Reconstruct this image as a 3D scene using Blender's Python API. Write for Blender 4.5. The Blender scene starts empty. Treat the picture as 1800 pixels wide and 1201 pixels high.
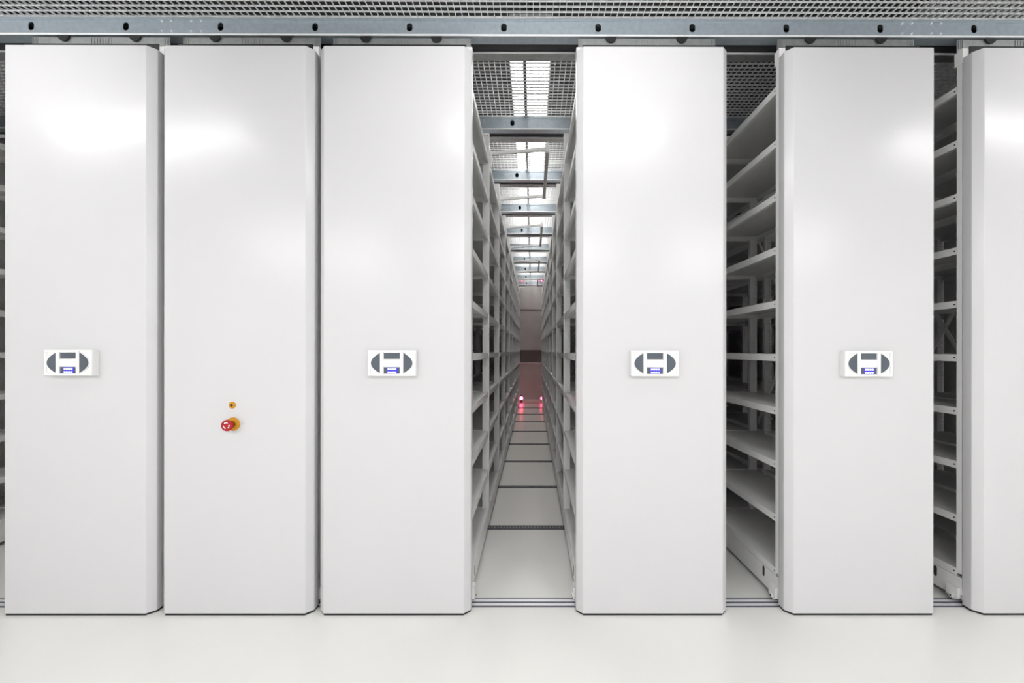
import bpy, bmesh, math
from mathutils import Matrix, Vector

scene = bpy.context.scene
COL = scene.collection

# ------------------------------------------------------------------ camera
CAM_Z = 1.4055
cam_data = bpy.data.cameras.new('camera')
cam_data.sensor_fit = 'HORIZONTAL'
cam_data.sensor_width = 36.0
cam_data.lens = 740.0 / 1800.0 * 36.0
cam_data.shift_x = -37.8 / 1800.0
cam_data.shift_y = 16.5 / 1800.0
cam_data.clip_start = 0.02
cam = bpy.data.objects.new('camera', cam_data)
COL.objects.link(cam)
cam.matrix_world = (Matrix.Translation((0, 0, CAM_Z)) @ Matrix.Rotation(-0.0024, 4, 'Z')
                    @ Matrix.Rotation(math.pi / 2, 4, 'X') @ Matrix.Rotation(0.0012, 4, 'Z'))
scene.camera = cam

# ------------------------------------------------------------------ world, exposure
world = bpy.data.worlds.new('world')
scene.world = world
world.use_nodes = True
world.node_tree.nodes['Background'].inputs[0].default_value = (1, 1, 1, 1)
world.node_tree.nodes['Background'].inputs[1].default_value = 0.0
vs = scene.view_settings
vs.view_transform = 'Standard'
vs.look = 'None'
vs.gamma = 1.0
vs.use_curve_mapping = False
vs.exposure = 0.0

TUBE = 17.0          # corridor tubes above the shelving fronts
FILL = 9.8          # unseen fill lights added behind the camera
AISLE = 12.5          # luminaires above the grating along the aisle
RED = 40.0

# ------------------------------------------------------------------ materials
def mat(name, color, rough=0.5, metal=0.0, emit=None, strength=0.0, spec=0.5,
        noise=0.0, nscale=8.0, bump=0.0, bscale=200.0, rnoise=0.0, stretch=(1, 1, 1)):
    m = bpy.data.materials.new(name)
    m.use_nodes = True
    nt = m.node_tree
    b = nt.nodes['Principled BSDF']
    b.inputs['Base Color'].default_value = (*color, 1)
    b.inputs['Roughness'].default_value = rough
    b.inputs['Metallic'].default_value = metal
    b.inputs['Specular IOR Level'].default_value = spec
    if emit:
        b.inputs['Emission Color'].default_value = (*emit, 1)
        b.inputs['Emission Strength'].default_value = strength
    if noise or bump or rnoise:
        tc = nt.nodes.new('ShaderNodeTexCoord')
        mp = nt.nodes.new('ShaderNodeMapping')
        mp.inputs['Scale'].default_value = stretch
        nt.links.new(tc.outputs['Object'], mp.inputs['Vector'])
    if noise:
        n = nt.nodes.new('ShaderNodeTexNoise')
        n.inputs['Scale'].default_value = nscale
        n.inputs['Detail'].default_value = 4
        nt.links.new(mp.outputs['Vector'], n.inputs['Vector'])
        r = nt.nodes.new('ShaderNodeValToRGB')
        r.color_ramp.elements[0].position = 0.3
        r.color_ramp.elements[1].position = 0.7
        r.color_ramp.elements[0].color = (*[c * (1 - noise) for c in color], 1)
        r.color_ramp.elements[1].color = (*[min(1, c * (1 + noise)) for c in color], 1)
        nt.links.new(n.outputs['Fac'], r.inputs['Fac'])
        nt.links.new(r.outputs['Color'], b.inputs['Base Color'])
    if rnoise:
        n = nt.nodes.new('ShaderNodeTexNoise')
        n.inputs['Scale'].default_value = nscale
        nt.links.new(mp.outputs['Vector'], n.inputs['Vector'])
        r = nt.nodes.new('ShaderNodeMapRange')
        r.inputs['To Min'].default_value = max(0, rough - rnoise)
        r.inputs['To Max'].default_value = min(1, rough + rnoise)
        nt.links.new(n.outputs['Fac'], r.inputs['Value'])
        nt.links.new(r.outputs['Result'], b.inputs['Roughness'])
    if bump:
        n = nt.nodes.new('ShaderNodeTexNoise')
        n.inputs['Scale'].default_value = bscale
        nt.links.new(mp.outputs['Vector'], n.inputs['Vector'])
        bp = nt.nodes.new('ShaderNodeBump')
        bp.inputs['Strength'].default_value = bump
        bp.inputs['Distance'].default_value = 0.001
        nt.links.new(n.outputs['Fac'], bp.inputs['Height'])
        nt.links.new(bp.outputs['Normal'], b.inputs['Normal'])
    return m

M = {
    'front': mat('white_lacquered_steel', (0.608, 0.602, 0.614), 0.265, spec=0.42, bump=0.05, bscale=350),
    'white': mat('white_painted_steel', (0.80, 0.795, 0.79), 0.42, bump=0.04, bscale=300),
    'shelf': mat('light_grey_shelf_paint', (0.80, 0.795, 0.79), 0.40, noise=0.02, nscale=3),
    'plastic': mat('white_plastic', (0.80, 0.80, 0.795), 0.4, bump=0.03, bscale=500),
    'button': mat('slate_grey_rubber', (0.075, 0.090, 0.112), 0.45, bump=0.05, bscale=600),
    'glass': mat('dark_display_glass', (0.075, 0.09, 0.11), 0.2),
    'blue': mat('blue_backlit_display', (0.02, 0.02, 0.1), 0.3, emit=(0.03, 0.02, 0.75), strength=0.9),
    'lit': mat('white_lit_segments', (0.8, 0.8, 1), 0.3, emit=(0.9, 0.9, 1.0), strength=1.0),
    'red': mat('red_plastic', (0.36, 0.006, 0.012), 0.4, spec=0.3, noise=0.05),
    'yellow': mat('yellow_plastic', (0.56, 0.25, 0.006), 0.4, spec=0.35, noise=0.05),
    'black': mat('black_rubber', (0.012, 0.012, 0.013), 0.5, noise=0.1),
    'mark': mat('white_print', (0.85, 0.83, 0.82), 0.5, noise=0.02),
    'zinc': mat('galvanised_steel', (0.43, 0.49, 0.54), 0.32, 0.5, noise=0.08, nscale=40, rnoise=0.06),
    'zincdull': mat('dull_galvanised_steel', (0.42, 0.43, 0.43), 0.40, 0.8, noise=0.12, nscale=30),
    'grate': mat('galvanised_grating', (0.82, 0.83, 0.84), 0.45, 0.12, noise=0.08, nscale=20),
    'lip': mat('bright_folded_edge', (0.88, 0.89, 0.90), 0.4, 0.2, noise=0.03),
    'rail': mat('bright_rail_steel', (0.86, 0.86, 0.90), 0.35, 0.35, noise=0.06, nscale=30, stretch=(0.1, 1, 1)),
    'channel': mat('dark_rail_channel', (0.10, 0.10, 0.115), 0.5, noise=0.25, nscale=60),
    'floor': mat('pale_epoxy_floor', (0.80, 0.795, 0.765), 0.28, noise=0.015, nscale=1.5, bump=0.06, bscale=90),
    'wall': mat('white_plaster', (0.80, 0.80, 0.79), 0.8, noise=0.015, bump=0.1, bscale=120),
    'endwall': mat('grey_plaster', (0.58, 0.56, 0.55), 0.6, noise=0.05, nscale=3),
    'dado': mat('brown_grey_band', (0.16, 0.145, 0.14), 0.6, noise=0.05, nscale=3),
    'slab': mat('dark_concrete_slab', (0.11, 0.11, 0.11), 0.9, noise=0.08, nscale=3),
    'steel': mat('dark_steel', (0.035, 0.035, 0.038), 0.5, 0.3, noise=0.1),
    'tube': mat('frosted_unlit_tube', (0.46, 0.43, 0.40), 0.35, noise=0.03),
    'tubelit': mat('lit_corridor_tube', (0.9, 0.9, 0.9), 0.5, emit=(1, 0.995, 0.99), strength=TUBE),
    'filllit': mat('lit_fill_panel', (0.9, 0.9, 0.9), 0.5, emit=(1, 0.997, 1.0), strength=FILL),
    'aislelit': mat('lit_aisle_diffuser', (0.9, 0.9, 0.9), 0.5, emit=(1, 0.98, 0.95), strength=AISLE),
    'redlit': mat('red_lens_or_reflection', (0.6, 0.0, 0.02), 0.3, emit=(1, 0.03, 0.10), strength=RED),
}

# ------------------------------------------------------------------ mesh helpers
class MB:
    def __init__(self):
        self.v, self.f, self.m = [], [], []
    def face(self, pts, mi=0):
        n = len(self.v)
        self.v += [tuple(p) for p in pts]
        self.f.append(list(range(n, n + len(pts))))
        self.m.append(mi)
        return self
    def box(self, x0, x1, y0, y1, z0, z1, mi=0):
        n = len(self.v)
        self.v += [(x0, y0, z0), (x1, y0, z0), (x1, y1, z0), (x0, y1, z0),
                   (x0, y0, z1), (x1, y0, z1), (x1, y1, z1), (x0, y1, z1)]
        for q in ((0, 3, 2, 1), (4, 5, 6, 7), (0, 1, 5, 4), (1, 2, 6, 5), (2, 3, 7, 6), (3, 0, 4, 7)):
            self.f.append([n + i for i in q])
            self.m.append(mi)
        return self
    def prism(self, poly, axis, a, b, mi=0):
        """extrude a 2-D outline along an axis: 'y' takes (x,z), 'z' takes (x,y), 'x' takes (y,z)"""
        n, k = len(self.v), len(poly)
        for t in (a, b):
            for p, q in poly:
                self.v.append((p, t, q) if axis == 'y' else (p, q, t) if axis == 'z' else (t, p, q))
        self.f.append([n + i for i in range(k)])
        self.f.append([n + k + i for i in reversed(range(k))])
        self.m += [mi, mi]
        for i in range(k):
            j = (i + 1) % k
            self.f.append([n + i, n + k + i, n + k + j, n + j])
            self.m.append(mi)
        return self
    def lathe(self, prof, c, axis='y', n=24, mi=0):
        """profile of (radius, offset along axis) turned about an axis through c"""
        b = len(self.v)
        for r, h in prof:
            for i in range(n):
                a = 2 * math.pi * i / n
                p, q = r * math.cos(a), r * math.sin(a)
                d = (p, h, q) if axis == 'y' else (p, q, h) if axis == 'z' else (h, p, q)
                self.v.append((c[0] + d[0], c[1] + d[1], c[2] + d[2]))
        for k in range(len(prof) - 1):
            for i in range(n):
                j = (i + 1) % n
                self.f.append([b + k * n + i, b + k * n + j, b + (k + 1) * n + j, b + (k + 1) * n + i])
                self.m.append(mi)
        self.f.append([b + i for i in reversed(range(n))])
        self.f.append([b + (len(prof) - 1) * n + i for i in range(n)])
        self.m += [mi, mi]
        return self
    def bar(self, p, q, w, t, mi=0):
        """rectangular bar between two points"""
        p, q = Vector(p), Vector(q)
        d = (q - p).normalized()
        up = Vector((0, 0, 1)) if abs(d.z) < 0.95 else Vector((0, 1, 0))
        s = d.cross(up).normalized()
        u = s.cross(d)
        n = len(self.v)
        for e in (p, q):
            for a, b in ((-1, -1), (1, -1), (1, 1), (-1, 1)):
                self.v.append(tuple(e + s * (a * w / 2) + u * (b * t / 2)))
        for f in ((0, 1, 2, 3), (7, 6, 5, 4), (0, 4, 5, 1), (1, 5, 6, 2), (2, 6, 7, 3), (3, 7, 4, 0)):
            self.f.append([n + i for i in f])
            self.m.append(mi)
        return self
    def mesh(self, name, *mats, bevel=0.0, segs=2, smooth=False, normals=True):
        me = bpy.data.meshes.new(name)
        me.from_pydata(self.v, [], self.f)
        me.polygons.foreach_set('material_index', self.m)
        if normals or bevel:
            bm = bmesh.new()
            bm.from_mesh(me)
            if normals:
                bmesh.ops.recalc_face_normals(bm, faces=bm.faces)
            if bevel:
                ed = [e for e in bm.edges if e.is_manifold and e.calc_face_angle(0) > 0.5]
                bmesh.ops.bevel(bm, geom=ed, offset=bevel, segments=segs, profile=0.5, affect='EDGES', clamp_overlap=True)
            bm.to_mesh(me)
            bm.free()
        if smooth:
            me.shade_smooth()
            try:
                me.set_sharp_from_angle(angle=math.radians(35))
            except Exception:
                pass
        for m in mats:
            me.materials.append(m)
        me.update()
        return me

def link(name, me, parent=None, loc=(0, 0, 0), label=None):
    o = bpy.data.objects.new(name, me)
    COL.objects.link(o)
    o.location = loc
    if parent:
        o.parent = parent
    if label:
        o['label'] = label
    return o

def thing(name, label, cat, loc=(0, 0, 0), group=None):
    o = link(name, None, None, loc, label)
    o['category'] = cat
    if group:
        o['group'] = group
    return o

def structure(name, me):
    o = link(name, me)
    o['kind'] = 'structure'
    return o

# ------------------------------------------------------------------ room
XL, XR, YB, YE, ZC = -4.75, 4.75, -3.4, 12.2, 4.3
structure('floor', MB().box(XL - .2, XR + .2, YB - .2, YE + .2, -0.1, 0).mesh('floor', M['floor']))
structure('ceiling', MB().box(XL - .2, XR + .2, YB - .2, YE + .2, ZC, ZC + .15).mesh('ceiling', M['slab']))
structure('wall_left', MB().box(XL - .15, XL, YB, YE, 0, ZC).mesh('wall_left', M['wall']))
structure('wall_right', MB().box(XR, XR + .15, YB, 2.3, 0, ZC).box(3.26, XR + .15, 2.3, 2.45, 0, ZC)
          .box(3.26, 3.41, 2.45, YE, 0, ZC).mesh('wall_right', M['wall'], normals=False))
structure('wall_front', MB().box(XL - .15, XR + .15, YB - .15, YB, 0, ZC).mesh('wall_front', M['wall']))
wb = structure('wall_back', MB().box(XL - .15, XR + .15, YE, YE + .15, 0, ZC).mesh('wall_back', M['endwall']))
link('band', MB().box(XL, 3.26, YE - .012, YE + .01, 1.07, 1.43).mesh('band', M['dado']), wb, label='dark brown-grey band')
link('ledge', MB().box(XL, 3.26, YE - .02, YE + .01, 1.04, 1.07).mesh('ledge', M['white']), wb)
link('panel_joint', MB().box(XL, 3.26, YE - .012, YE + .01, 2.58, 2.61).mesh('panel_joint', M['dado']), wb)

# ------------------------------------------------------------------ floor rails
ORD = ['first', 'second', 'third', 'fourth', 'fifth', 'sixth', 'seventh', 'eighth', 'ninth', 'tenth']
chan = MB().box(XL, 3.26, -.042, .042, 0.0, 0.0015).mesh('rail_channel', M['channel'])
barm = MB().box(XL, 3.26, -.0095, .0095, 0.0012, 0.006).mesh('rail_bar', M['rail'], bevel=0.001, segs=1)
dark_bar = MB().box(XL, 3.26, -.0095, .0095, 0.0012, 0.005).mesh('rail_bar', M['channel'])
teeth = MB()
for i in range(330):
    x = XL + .02 + i * .0242
    teeth.box(x, x + .011, -.005, .005, 0.0012, 0.0045)
teeth = teeth.mesh('rail_teeth', M['zincdull'], normals=False)
for k in range(10):
    lab = ('bright double steel floor rail under the shelving fronts, nearest the camera' if k == 0 else
           'dark toothed floor rail across the open aisle, %s one back from the fronts' % ORD[k])
    r = thing('floor_rail', lab, 'rail', (0, 2.347 + k, 0), 'floor rails crossing the aisle')
    link('rail_channel', chan, r)
    for dy in (-.019, .019):
        link('rail_bar', barm if k == 0 else dark_bar, r, (0, dy, 0))
    if k:
        t = link('rail_teeth', teeth, r)
        t['kind'] = 'stuff'

# ------------------------------------------------------------------ ceiling beams with oval holes
BZ0, BZ1 = 3.187, 3.277
BX0, BX1 = XL, 3.26
def front_channel():
    mb = MB()
    xs = [-.164 + .533 * i for i in range(-8, 7)]
    cuts = [BX0] + [x + .2665 for x in xs if BX0 < x + .2665 < BX1] + [BX1]
    zc = (BZ0 + BZ1) / 2 + .002
    for a, b in zip(cuts, cuts[1:]):
        c = [x for x in xs if a < x - .03 and x + .03 < b]
        if not c:
            mb.face([(a, 0, BZ0), (b, 0, BZ0), (b, 0, BZ1), (a, 0, BZ1)])
            continue
        c = c[0]
        n = 24
        ov, rc = [], []
        for i in range(n):
            t = 2 * math.pi * (i + .5) / n
            ca, sa = math.cos(t), math.sin(t)
            # upright slot: half circles joined by straight sides
            ov.append((c + .0165 * ca, 0, zc + .0165 * sa + (.007 if sa > 0 else -.007)))
        # rectangle points matched by angle
        hw0, hw1, h0, h1 = c - a, b - c, zc - BZ0, BZ1 - zc
        for i in range(n):
            t = 2 * math.pi * (i + .5) / n
            ca, sa = math.cos(t), math.sin(t)
            sx = (hw1 if ca > 0 else hw0) / max(abs(ca), 1e-6)
            sz = (h1 if sa > 0 else h0) / max(abs(sa), 1e-6)
            s = min(sx, sz)
            rc.append((c + s * ca, 0, zc + s * sa))
        for i in range(n):
            j = (i + 1) % n
            mb.face([rc[i], rc[j], ov[j], ov[i]])
            # thickness of the web inside the hole
            mb.face([ov[i], ov[j], (ov[j][0], .004, ov[j][2]), (ov[i][0], .004, ov[i][2])])
        for X, Z in ((a, BZ0), (a, BZ1), (b, BZ0), (b, BZ1)):
            # corner triangles left by the angular match
            near = sorted(range(n), key=lambda i: (rc[i][0] - X) ** 2 + (rc[i][2] - Z) ** 2)
            p = near[0]
            q = (p + 1) % n if abs(rc[(p + 1) % n][0] - rc[p][0]) + abs(rc[(p + 1) % n][2] - rc[p][2]) > 0 else p
            on_x = min((i for i in range(n) if abs(rc[i][0] - X) < 1e-6), key=lambda i: abs(rc[i][2] - Z), default=None)
            on_z = min((i for i in range(n) if abs(rc[i][2] - Z) < 1e-6), key=lambda i: abs(rc[i][0] - X), default=None)
            if on_x is not None and on_z is not None:
                mb.face([(X, 0, Z), rc[on_x], rc[on_z]])
    return mb
fc = front_channel()
fc.box(BX0, BX1, -.003, .062, BZ0 - .004, BZ0)          # bottom flange, a little proud of the web
fc.box(BX0, BX1, 0, .062, BZ1, BZ1 + .004)
fc.box(BX0, BX1, -.005, 0, BZ1 - .010, BZ1 + .004)
lipm = MB().box(BX0, BX1, -.007, -.003, BZ0 - .006, BZ0 + .004).mesh('bright_edge', M['lip'])
rlipm = MB().box(BX0, BX1, .134, .138, BZ0 - .005, BZ0 + .004).mesh('bright_edge', M['lip'])
slotm = MB().box(BX0, BX1, .0645, .199, BZ0 + .010, BZ0 + .014).mesh('slot_shade', M['steel'])  # dark plate painting the shade in the slot between the channels
fcm = fc.mesh('front_channel', M['zinc'])
rcm = (MB().box(BX0, BX1, .200, .204, BZ0, BZ1).box(BX0, BX1, .138, .204, BZ0 - .004, BZ0)
       .box(BX0, BX1, .138, .142, BZ0, BZ0 + .012).box(BX0, BX1, .138, .204, BZ1, BZ1 + .004)).mesh('rear_channel', M['zincdull'])
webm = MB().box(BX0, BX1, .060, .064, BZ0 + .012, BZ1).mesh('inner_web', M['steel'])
spl = MB()
for dx in (-.11, -.055, .055, .11):
    for z in (3.205, 3.262):
        spl.lathe([(.005, -.006), (.005, 0)], (dx, 0, z), n=8)
splm = spl.mesh('bolts', M['rail'])
for k in range(10):
    lab = ('long galvanised ceiling beam with a row of oval holes above the shelving fronts' if k == 0 else
           'galvanised cross beam over the open aisle, %s one behind the fronts' % ORD[k])
    b = thing('ceiling_beam', lab, 'beam', (0, 2.38 + k, 0), 'ceiling cross beams')
    link('front_channel', fcm, b)
    link('rear_channel', rcm, b)
    link('inner_web', webm, b)
    link('slot_shade', slotm, b)
    link('bright_edge', lipm, b)
    link('bright_edge', rlipm, b)
    if k == 0:
        for x in (-1.98, 2.2):
            t = link('splice_bolts', splm, b, (x, 0, 0))

# ------------------------------------------------------------------ grating on top of the beams
P = .0362
def grating(x0, x1, y0, y1):
    mb = MB()
    n = int((x1 - x0) / P)
    for i in range(n + 1):
        x = x0 + i * P
        mb.box(x - .0013, x + .0013, y0, y1, 0, .010)
    m = int((y1 - y0) / P)
    for j in range(m + 1):
        y = y0 + j * (y1 - y0) / m
        mb.box(x0, x1, y - .0015, y + .0015, .0005, .0105)
    return mb.mesh('grating_bars', M['grate'], normals=False)
span = grating(BX0 + .01, BX1 - .01, 0.0, 0.985)
GZ = BZ1 + .005
for k in range(-4, 10):
    if k < 0:
        lab = ('galvanised grid ceiling over the corridor, strip in front of the long holed beam' if k == -1 else
               'galvanised grid ceiling over the corridor, %s strip out from the holed beam' % ORD[-k - 1])
    else:
        lab = 'galvanised grid ceiling strip behind the %s cross beam' % ORD[k]
    g = thing('ceiling_grating', lab, 'grating', (0, 2.388 + k, GZ), 'ceiling gratings')
    t = link('grating_bars', span, g)
    t['kind'] = 'stuff'

# ------------------------------------------------------------------ lights
def corridor_lamp(x, label):
    l = thing('corridor_lamp', label, 'lamp', (x, 1.36, 3.20), 'corridor tube lamps')
    link('lamp_housing', MB().box(-.78, .78, -.07, .07, .055, .080).mesh('lamp_housing', M['white'], bevel=.006), l)
    link('lamp_diffuser', MB().box(-.75, .75, -.05, .05, -.03, .055).mesh('lamp_diffuser', M['tubelit'], bevel=.006), l)
for x, w in ((-2.90, 'left'), (.22, 'middle'), (3.65, 'right')):
    corridor_lamp(x, 'lit tube lamp under the corridor ceiling, %s one of three facing the shelving fronts' % w)
for x, w in ((-3.1, 'left'), (0, 'middle'), (3.1, 'right')):  # unseen fill lights added to even out the light on the fronts
    l = thing('fill_light', 'large square fill light added unseen behind the camera, %s one' % w, 'lamp', (x, -1.9, 3.16), 'added fill lights over the corridor')
    link('fill_frame', MB().box(-.9, .9, -.9, .9, .03, .10).mesh('fill_frame', M['white'], bevel=.006), l)
    link('fill_diffuser', MB().box(-.86, .86, -.86, .86, 0, .03).mesh('fill_diffuser', M['filllit'], bevel=.006), l)
for k in range(6):
    y = 3.10 + k * 1.5
    l = thing('aisle_luminaire', 'bright white luminaire above the grid over the open aisle, %s from the front' % ORD[k], 'lamp',
              (-.02, y, 3.80), 'luminaires above the aisle grid')
    link('lamp_housing', MB().box(-.15, .15, 0, 1.46, .02, .09).box(-.158, -.15, 0, 1.46, -.22, .09).box(.15, .158, 0, 1.46, -.22, .09).mesh('lamp_housing', M['white'], normals=False), l)  # deep side plates added to stop light spreading sideways over the units
    for dy in (.2, 1.2):
        link('hanger_rod', MB().box(-.006, .006, dy, dy + .012, .085, ZC - 3.80).mesh('hanger_rod', M['steel']), l)
    for dx in (-.075, .075):
        link('lamp_diffuser', MB().box(dx - .06, dx + .06, .02, 1.44, 0, .02).mesh('lamp_diffuser', M['aislelit']), l)
cb = MB().box(-.067, -.043, 2.60, 12.19, 3.315, 3.345).mesh('ceiling_bar', M['steel'])
o = link('ceiling_bar', cb, None, (0, 0, 0), 'thin dark steel bar running along the aisle above the grid')
o['category'] = 'bar'

# ------------------------------------------------------------------ shelving units
YF = 2.232                   # front plane of the steel end panels
HW, CH = .4045, .033         # half width and chamfer of the end panels
POST_Y = [0.088] + [1.008 + .98 * k for k in range(9)] # front faces of the posts, behind YF
LEVEL = [.19 + .30 * k for k in range(10)]
SB = .395                    # shelf faces, from the unit's middle

def outline(inset=0.0):
    w = HW - inset
    return [(-w + CH, 0 + inset), (w - CH, 0 + inset), (w, CH + inset), (w, .083), (-w, .083), (-w, CH + inset)]
end_panel = MB().prism(outline(), 'z', .011, 3.022).mesh('end_panel', M['front'], bevel=.0035, segs=3, smooth=True)
floor_gap_shade = MB().prism(outline(.003), 'z', .001, .012).mesh('floor_gap_shade', M['black'])  # black strip painting the shadow gap between panel and floor
top_cap = MB().box(-HW + .004, HW - .004, .084, .134, 3.0, 3.076).mesh('top_cap', M['white'], bevel=.003)
top_gap_shade = MB().box(-.368, .368, .079, .0845, 3.0, 3.086).mesh('top_gap_shade', M['black'])  # black strip painting the shaded gap behind the panel's top edge
tg = MB().box(-.385, .385, .132, .136, 3.06, 3.160)
for s in (-1, 1):
    for j in range(3):
        tg.box(s * (.355 + .011 * j) - .003, s * (.355 + .011 * j) + .003, .128, .133, 3.11, 3.156)
for j in range(8):
    tg.box(-.06 + .016 * j, -.052 + .016 * j, .1285, .133, 3.115, 3.154)
top_guide = tg.mesh('top_guide', M['zincdull'], normals=False)
half = [(.031 * math.cos(math.pi + math.pi * i / 16), 3.164 + .031 * math.sin(math.pi + math.pi * i / 16)) for i in range(17)]
roller = MB().prism(half, 'y', .122, .131).mesh('guide_disc', M['black'])

L = .95
def shelf_mesh(length):
    # one half-depth shelf, from x=.035 to the face at SB, front and rear lips, screw holes at the lip ends
    mb = MB()
    mb.box(.035, SB, 0, length, -.0025, 0)
    mb.box(SB - .002, SB, 0, length, -.040, -.0025)
    mb.box(SB - .018, SB - .002, 0, length, -.040, -.038)
    mb.box(.035, .037, 0, length, -.030, -.0025)
    mb.box(.037, SB - .002, 0, .002, -.030, -.0025)
    mb.box(.037, SB - .002, length - .002, length, -.030, -.0025)
    for y in (.018, length - .018):
        mb.lathe([(.0045, 0), (.0045, .0006)], (SB, y, -.020), 'x', 8, 1)
    return mb
def mirrored(mb):
    o = MB()
    o.v = [(-x, y, z) for x, y, z in mb.v]
    o.f = [list(reversed(f)) for f in mb.f]
    o.m = list(mb.m)
    return o
first_len = POST_Y[1] - POST_Y[0] - .03
SH = {1: {0: shelf_mesh(first_len).mesh('shelf', M['shelf'], M['black']), 1: shelf_mesh(L).mesh('shelf', M['shelf'], M['black'])},
      -1: {0: mirrored(shelf_mesh(first_len)).mesh('shelf', M['shelf'], M['black']), 1: mirrored(shelf_mesh(L)).mesh('shelf', M['shelf'], M['black'])}}

def post_mesh(x_out, sgn, z1):
    """box-section post whose face toward the corridor is a sheet with two columns of real slots"""
    mb = MB()
    X = lambda d: x_out - sgn * d
    z0 = .17
    cols = ((.012, .018), (.031, .037))
    def q(d0, d1, a, b):
        mb.face([(X(d0), 0, a), (X(d1), 0, a), (X(d1), 0, b), (X(d0), 0, b)])
    for d0, d1 in ((0, .012), (.018, .031), (.037, .050)):
        q(d0, d1, z0, z1)
    n = int((z1 - z0) / .025)
    for d0, d1 in cols:
        z = z0
        for i in range(n):
            q(d0, d1, z, z0 + (i + .6) * .025)
            z = z0 + (i + 1) * .025
        q(d0, d1, z, z1)
    for d in (0, .050):
        mb.face([(X(d), 0, z0), (X(d), .03, z0), (X(d), .03, z1), (X(d), 0, z1)])
    mb.face([(X(0), .03, z0), (X(.05), .03, z0), (X(.05), .03, z1), (X(0), .03, z1)])
    mb.face([(X(0), 0, z1), (X(.05), 0, z1), (X(.05), .03, z1), (X(0), .03, z1)])
    return mb.mesh('post', M['white'], normals=False)
POST = {1: post_mesh(.4, 1, 3.08), -1: post_mesh(-.4, -1, 3.08)}
MIDPOST = {1: post_mesh(.080, 1, 3.0), -1: post_mesh(-.080, -1, 3.0)}
BL0, BL1 = .09, POST_Y[-1] + .03
bf = MB()
for s in (-1, 1):
    a, b = sorted((s * .396, s * .372))
    bf.box(a, b, BL0, BL1, .058, .148)
    a, b = sorted((s * .388, s * .366))
    bf.box(a, b, BL0, BL1, .026, .058)
bf.box(-.372, .372, BL0, BL0 + .02, .03, .148).box(-.372, .372, BL1 - .02, BL1, .03, .148)
for y in POST_Y[1:-1]:
    bf.box(-.372, .372, y, y + .03, .07, .145)
base_frame = bf.mesh('base_frame', M['shelf'], normals=False)
oval = MB()
pts = []
for i in range(20):
    t = 2 * math.pi * i / 20
    pts.append((.215 + .019 * math.cos(t) * .55 + .03, .112 + .013 * math.sin(t) + (.017 if math.sin(t) > 0 else -.017)))
HOLE = {s: MB().prism(pts, 'x', s * .3955, s * .3966).mesh('access_hole', M['black']) for s in (-1, 1)}
def foot_mesh(s):
    mb = MB()
    a, b = sorted((s * .394, s * .412))
    mb.box(a, b, .10, .165, .030, .090)
    mb.box(a, b, .120, .145, .018, .030)
    mb.lathe([(.012, -.004), (.012, .004)], (s * .413, .135, .034), 'x', 14)
    mb.lathe([(.005, -.001), (.005, .002)], (s * .418, .135, .034), 'x', 10, 1)
    return mb.mesh('foot_bracket', M['white'], M['black'], normals=False)
FOOT = {s: foot_mesh(s) for s in (-1, 1)}
wheel = MB().lathe([(.022, -.02), (.025, -.016), (.025, .016), (.022, .02)], (0, 0, .0315), 'x', 18).mesh('wheel', M['steel'], smooth=True)
brace = []
for d in (1, -1):
    brace.append(MB().bar((0, .02, 1.56 - d * .72), (0, .93, 1.56 + d * .72), .003, .028).mesh('cross_brace', M['shelf']))
end_rail = MB().box(-.39, .39, 0, .002, 3.05, 3.08).mesh('top_tie', M['white'])

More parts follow.
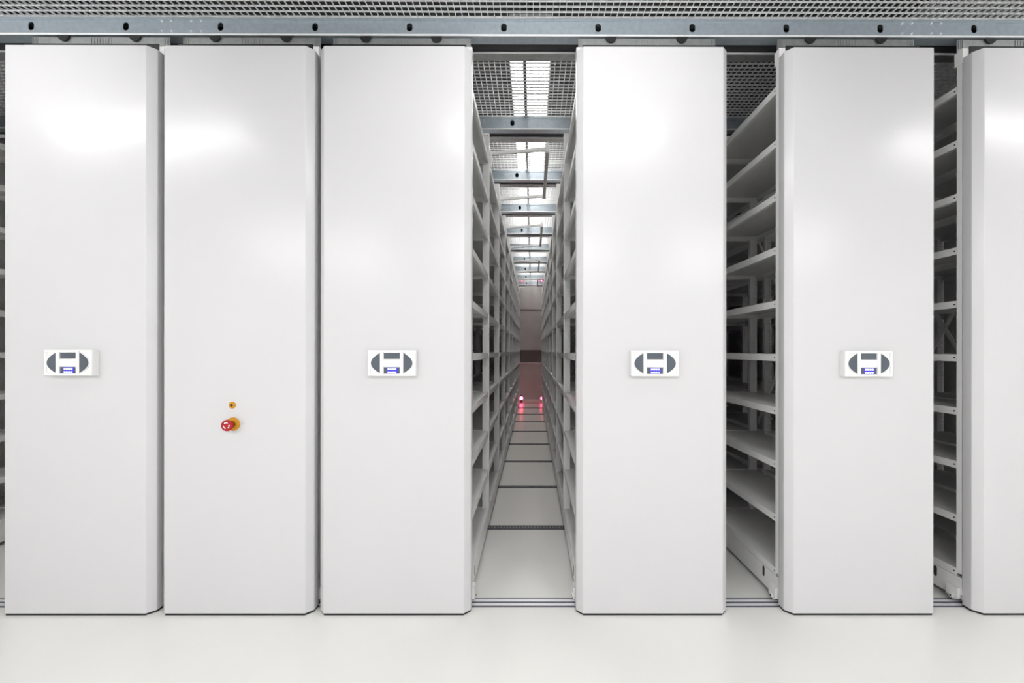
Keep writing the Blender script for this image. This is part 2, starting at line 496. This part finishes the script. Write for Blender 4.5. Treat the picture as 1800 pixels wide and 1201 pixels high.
# -- control panel
def arc_button(s):
    out = []
    for i in range(17):
        u = -1 + 2 * i / 16
        out.append((s * (.062 + .046 * (1 - abs(u) ** 2.0)), .0525 * u))
    return out
def control_panel(unit):
    cz, y0 = 1.341, -.032
    hw, hh = .1255, .068
    body = MB().prism([(-hw, -hh), (hw, -hh), (hw, hh), (-hw, hh)], 'y', 0.001, y0)
    # raised rim, ribs and centre bar
    y1 = y0 - .004
    hw -= .0008
    hh -= .0008
    body.box(-hw, hw, y1, y0 + .002, .054, hh).box(-hw, hw, y1, y0 + .002, -hh, -.056)
    body.box(-hw, -hw + .013, y1, y0 + .002, -.0565, .0545).box(hw - .013, hw, y1, y0 + .002, -.0565, .0545)
    for s in (-1, 1):
        a, b = sorted((s * .043, s * .061))
        body.box(a, b, y1 - .003, y0 + .002, -hh + .004, hh - .004)
    body.box(-.043, .043, y1 - .002, y0 + .002, -.021, .020)
    c = link('control_panel', body.mesh('control_panel', M['plastic'], bevel=.002), unit, (0, 0, cz))
    for s, w in ((-1, 'left'), (1, 'right')):
        p = arc_button(s)
        link('push_button', MB().prism(p, 'y', y0 + .001, y0 - .006).mesh('push_button', M['button'], bevel=.0012), c)
        # thin white ring that follows the button's curve
        big = [(s * .062 + (x - s * .062) * 1.10, z * 1.04) for x, z in p]
        ring = MB()
        for i in range(len(p) - 1):
            for ya in (y0 - .004,):
                ring.face([(p[i][0], ya, p[i][1]), (p[i + 1][0], ya, p[i + 1][1]), (big[i + 1][0], ya, big[i + 1][1]), (big[i][0], ya, big[i][1])])
                ring.face([(big[i][0], ya, big[i][1]), (big[i + 1][0], ya, big[i + 1][1]), (big[i + 1][0], y0, big[i + 1][1]), (big[i][0], y0, big[i][1])])
        link('button_rim', ring.mesh('button_rim', M['plastic'], normals=False), c)
    link('display', MB().box(-.041, .041, y0 - .0025, y0 + .001, .0215, .053).mesh('display', M['glass'], bevel=.001), c, label='dark blank display')
    link('status_display', MB().box(-.041, .041, y0 - .0025, y0 + .001, -.0555, -.0225).mesh('status_display', M['button'], bevel=.001), c)
    link('backlight', MB().box(-.026, .030, y0 - .0032, y0 - .002, -.0545, -.0235).mesh('backlight', M['blue']), c, label='glowing blue screen')
    seg = MB()
    for r, z in enumerate((-.0315, -.0490)):
        for i in range(4):
            x = -.0205 + i * .0118
            # little seven-segment style blocks
            seg.box(x, x + .0022, y0 - .0042, y0 - .003, z - .0045, z + .0045)
            seg.box(x + .0062, x + .0084, y0 - .0042, y0 - .003, z - .0045, z + .0045)
            seg.box(x + .0022, x + .0062, y0 - .0042, y0 - .003, z + .0022, z + .0045)
            seg.box(x + .0022, x + .0062, y0 - .0042, y0 - .003, z - .0045, z - .0022)
    link('lit_digits', seg.mesh('lit_digits', M['lit'], normals=False), c)

def emergency_stop(unit):
    x, z = -.008, 1.0165
    e = link('emergency_stop', MB().lathe([(.035, .001), (.036, -.002), (.033, -.006), (.024, -.009), (.018, -.009)], (0, 0, 0), 'y', 36)
             .mesh('emergency_stop', M['yellow'], smooth=True), unit, (x, 0, z), label='orange-yellow collar')
    link('neck', MB().lathe([(.0155, -.008), (.0155, -.022)], (0, 0, 0), 'y', 28).mesh('neck', M['black'], smooth=True), e)
    link('knob', MB().lathe([(.017, -.020), (.021, -.024), (.023, -.034), (.0285, -.040), (.030, -.045), (.0285, -.0495), (.024, -.051)],
                            (0, 0, 0), 'y', 36).mesh('knob', M['red'], smooth=True), e, label='red mushroom knob')
    arrows = MB()
    for k in range(3):
        a0 = math.radians(-60 + 120 * k)
        n = 8
        for i in range(n):
            t0, t1 = a0 + math.radians(78) * i / n, a0 + math.radians(78) * (i + 1) / n
            w = .0022 if i < n - 2 else (.0042 - .0021 * (i - n + 2))
            r = .0145
            arrows.face([((r - w) * math.cos(t0), -.0516, (r - w) * math.sin(t0)), ((r + w) * math.cos(t0), -.0516, (r + w) * math.sin(t0)),
                         ((r + w * .85) * math.cos(t1), -.0516, (r + w * .85) * math.sin(t1)), ((r - w * .85) * math.cos(t1), -.0516, (r - w * .85) * math.sin(t1))])
    link('turn_arrows', arrows.mesh('turn_arrows', M['mark'], normals=False), e, label='white turn arrows')
    k = link('key_switch', MB().lathe([(.0185, .001), (.0185, -.003), (.015, -.007), (.010, -.007)], (0, 0, 0), 'y', 28)
             .mesh('key_switch', M['yellow'], smooth=True), unit, (x - .005, 0, 1.1165), label='small yellow collar')
    link('key_slot', MB().lathe([(.0075, -.0065), (.0075, -.0076)], (0, 0, 0), 'y', 18).mesh('key_slot', M['black']), k)

def copy_part(src, parent, loc):
    c = src.copy()
    c.parent = parent
    c.location = loc
    COL.objects.link(c)
    return c

def unit(x, label, sides, bays=9, control=True, stop=False):
    u = thing('shelving_unit', label, 'shelving', (x, YF, 0), 'mobile shelving units')
    link('end_panel', end_panel, u)
    link('top_cap', top_cap, u)
    link('top_guide', top_guide, u)
    link('floor_gap_shade', floor_gap_shade, u, label='black strip standing for shade under the panel')
    link('top_gap_shade', top_gap_shade, u, label='black strip standing for shade in the gap above the panel')
    for dx in (-.202, .195):
        link('guide_disc', roller, u, (dx, 0, 0), 'black half disc')
    link('base_frame', base_frame, u)
    for s in sides:
        link('access_hole', HOLE[s], u, label='dark oval hole')
        link('foot_bracket', FOOT[s], u)
        for k in range(3):
            link('wheel', wheel, u, (s * .33, .115 + k, 0))
        for b in range(bays):
            ys = POST_Y[b] + .03
            for z in LEVEL:
                link('shelf', SH[s][0 if b == 0 else 1], u, (0, ys, z))
        for b in range(bays + 1):
            link('post', POST[s], u, (0, POST_Y[b], 0))
            link('post', MIDPOST[s], u, (0, POST_Y[b], 0))
    if sides:
        for b in (0, 3, 6):
            if b < bays:
                for m in brace:
                    link('cross_brace', m, u, (0, POST_Y[b] + .03, 0))
        for b in range(bays + 1):
            link('top_tie', end_rail, u, (0, POST_Y[b] + .031, 0))
    if control:
        control_panel(u)
    if stop:
        emergency_stop(u)
    return u

unit(-4.205, 'white shelving unit at the left edge of the photo, only its shelf ends showing', (1,), 6)
unit(-2.418, 'leftmost full white shelving front, bearing a control panel with blue screen', (-1,), 4)
unit(-1.575, 'white shelving unit with the red emergency stop and no control panel', (1,), 9, control=False, stop=True)
unit(-.734, 'white shelving unit with control panel forming the left side of the open aisle', (-1, 1), 9)
unit(.640, 'white shelving unit with control panel forming the right side of the open aisle', (-1, 1), 9)
unit(1.759, 'white shelving unit with control panel between the two narrow gaps on the right', (-1, 1), 9)
unit(2.773, 'white shelving unit cut off by the right edge of the photo', (-1, 1), 6)

# ------------------------------------------------------------------ aisle lamps on swing brackets fixed to the left-hand unit
for n, (k0, k1) in enumerate(((1, 2), (3, 4), (5, 6), (7, 8))):
    ya, yb = YF + POST_Y[k0] + .012, YF + POST_Y[k1] + .012
    l = thing('aisle_lamp', 'slim tube lamp on two white bracket arms over the aisle, %s from the front' % ORD[n], 'lamp',
              (-.33, ya, 2.9), 'bracket lamps over the aisle')
    for y in (0, yb - ya):
        link('bracket_arm', MB().bar((.008, y, .030), (.43, y, .062), .020, .026).mesh('bracket_arm', M['white'], bevel=.002), l)
        link('bracket_plate', MB().box(.0005, .012, y - .012, y + .012, -.075, .045).mesh('bracket_plate', M['white'], bevel=.002), l)
        link('end_clip', MB().box(.425, .462, y - .012, y + .012, .040, .085).box(.438, .450, y - .006, y + .006, .085, .12)
             .mesh('end_clip', M['plastic'], bevel=.002), l)
    link('lamp_tube', MB().lathe([(.013, .012), (.0145, .018), (.0145, yb - ya - .018), (.013, yb - ya - .012)], (.444, 0, .052), 'y', 14)
         .mesh('lamp_tube', M['tube'], smooth=True), l, label='grey unlit tube')

# ------------------------------------------------------------------ red signal lights at the far end, and glowing stand-ins for their reflections
for x, w in ((-.300, 'left'), (.262, 'right')):
    l = thing('signal_or_reflection', 'red light glowing near the floor at the far end of aisle, %s side' % w, 'light', (x, 11.45, 0), 'red lights at the far end')
    link('lamp_housing', MB().box(-.03, .03, -.02, .04, 0, .20).mesh('lamp_housing', M['steel'], bevel=.004), l)
    link('lens', MB().lathe([(.038, -.050), (.044, -.042), (.044, -.02)], (0, 0, .12), 'y', 20).mesh('lens', M['redlit'], smooth=True), l, label='glowing red spot standing for a reflection')
for x, w in ((-.28, 'left'), (.23, 'right')):  # glowing upper pair added in place of red reflections on the grating
    l = thing('signal_or_reflection', 'red glow standing for a reflection on the grating at the far end of aisle, %s side' % w, 'light', (x, 11.0, 3.20), 'red lights at the far end')
    link('lamp_housing', MB().box(-.04, .04, -.02, .03, .02, .058).mesh('lamp_housing', M['steel'], bevel=.004), l)
    link('lens', MB().lathe([(.018, -.045), (.022, -.040), (.022, -.02)], (0, 0, .035), 'y', 20).mesh('lens', M['redlit'], smooth=True), l, label='glowing red spot standing for a reflection')
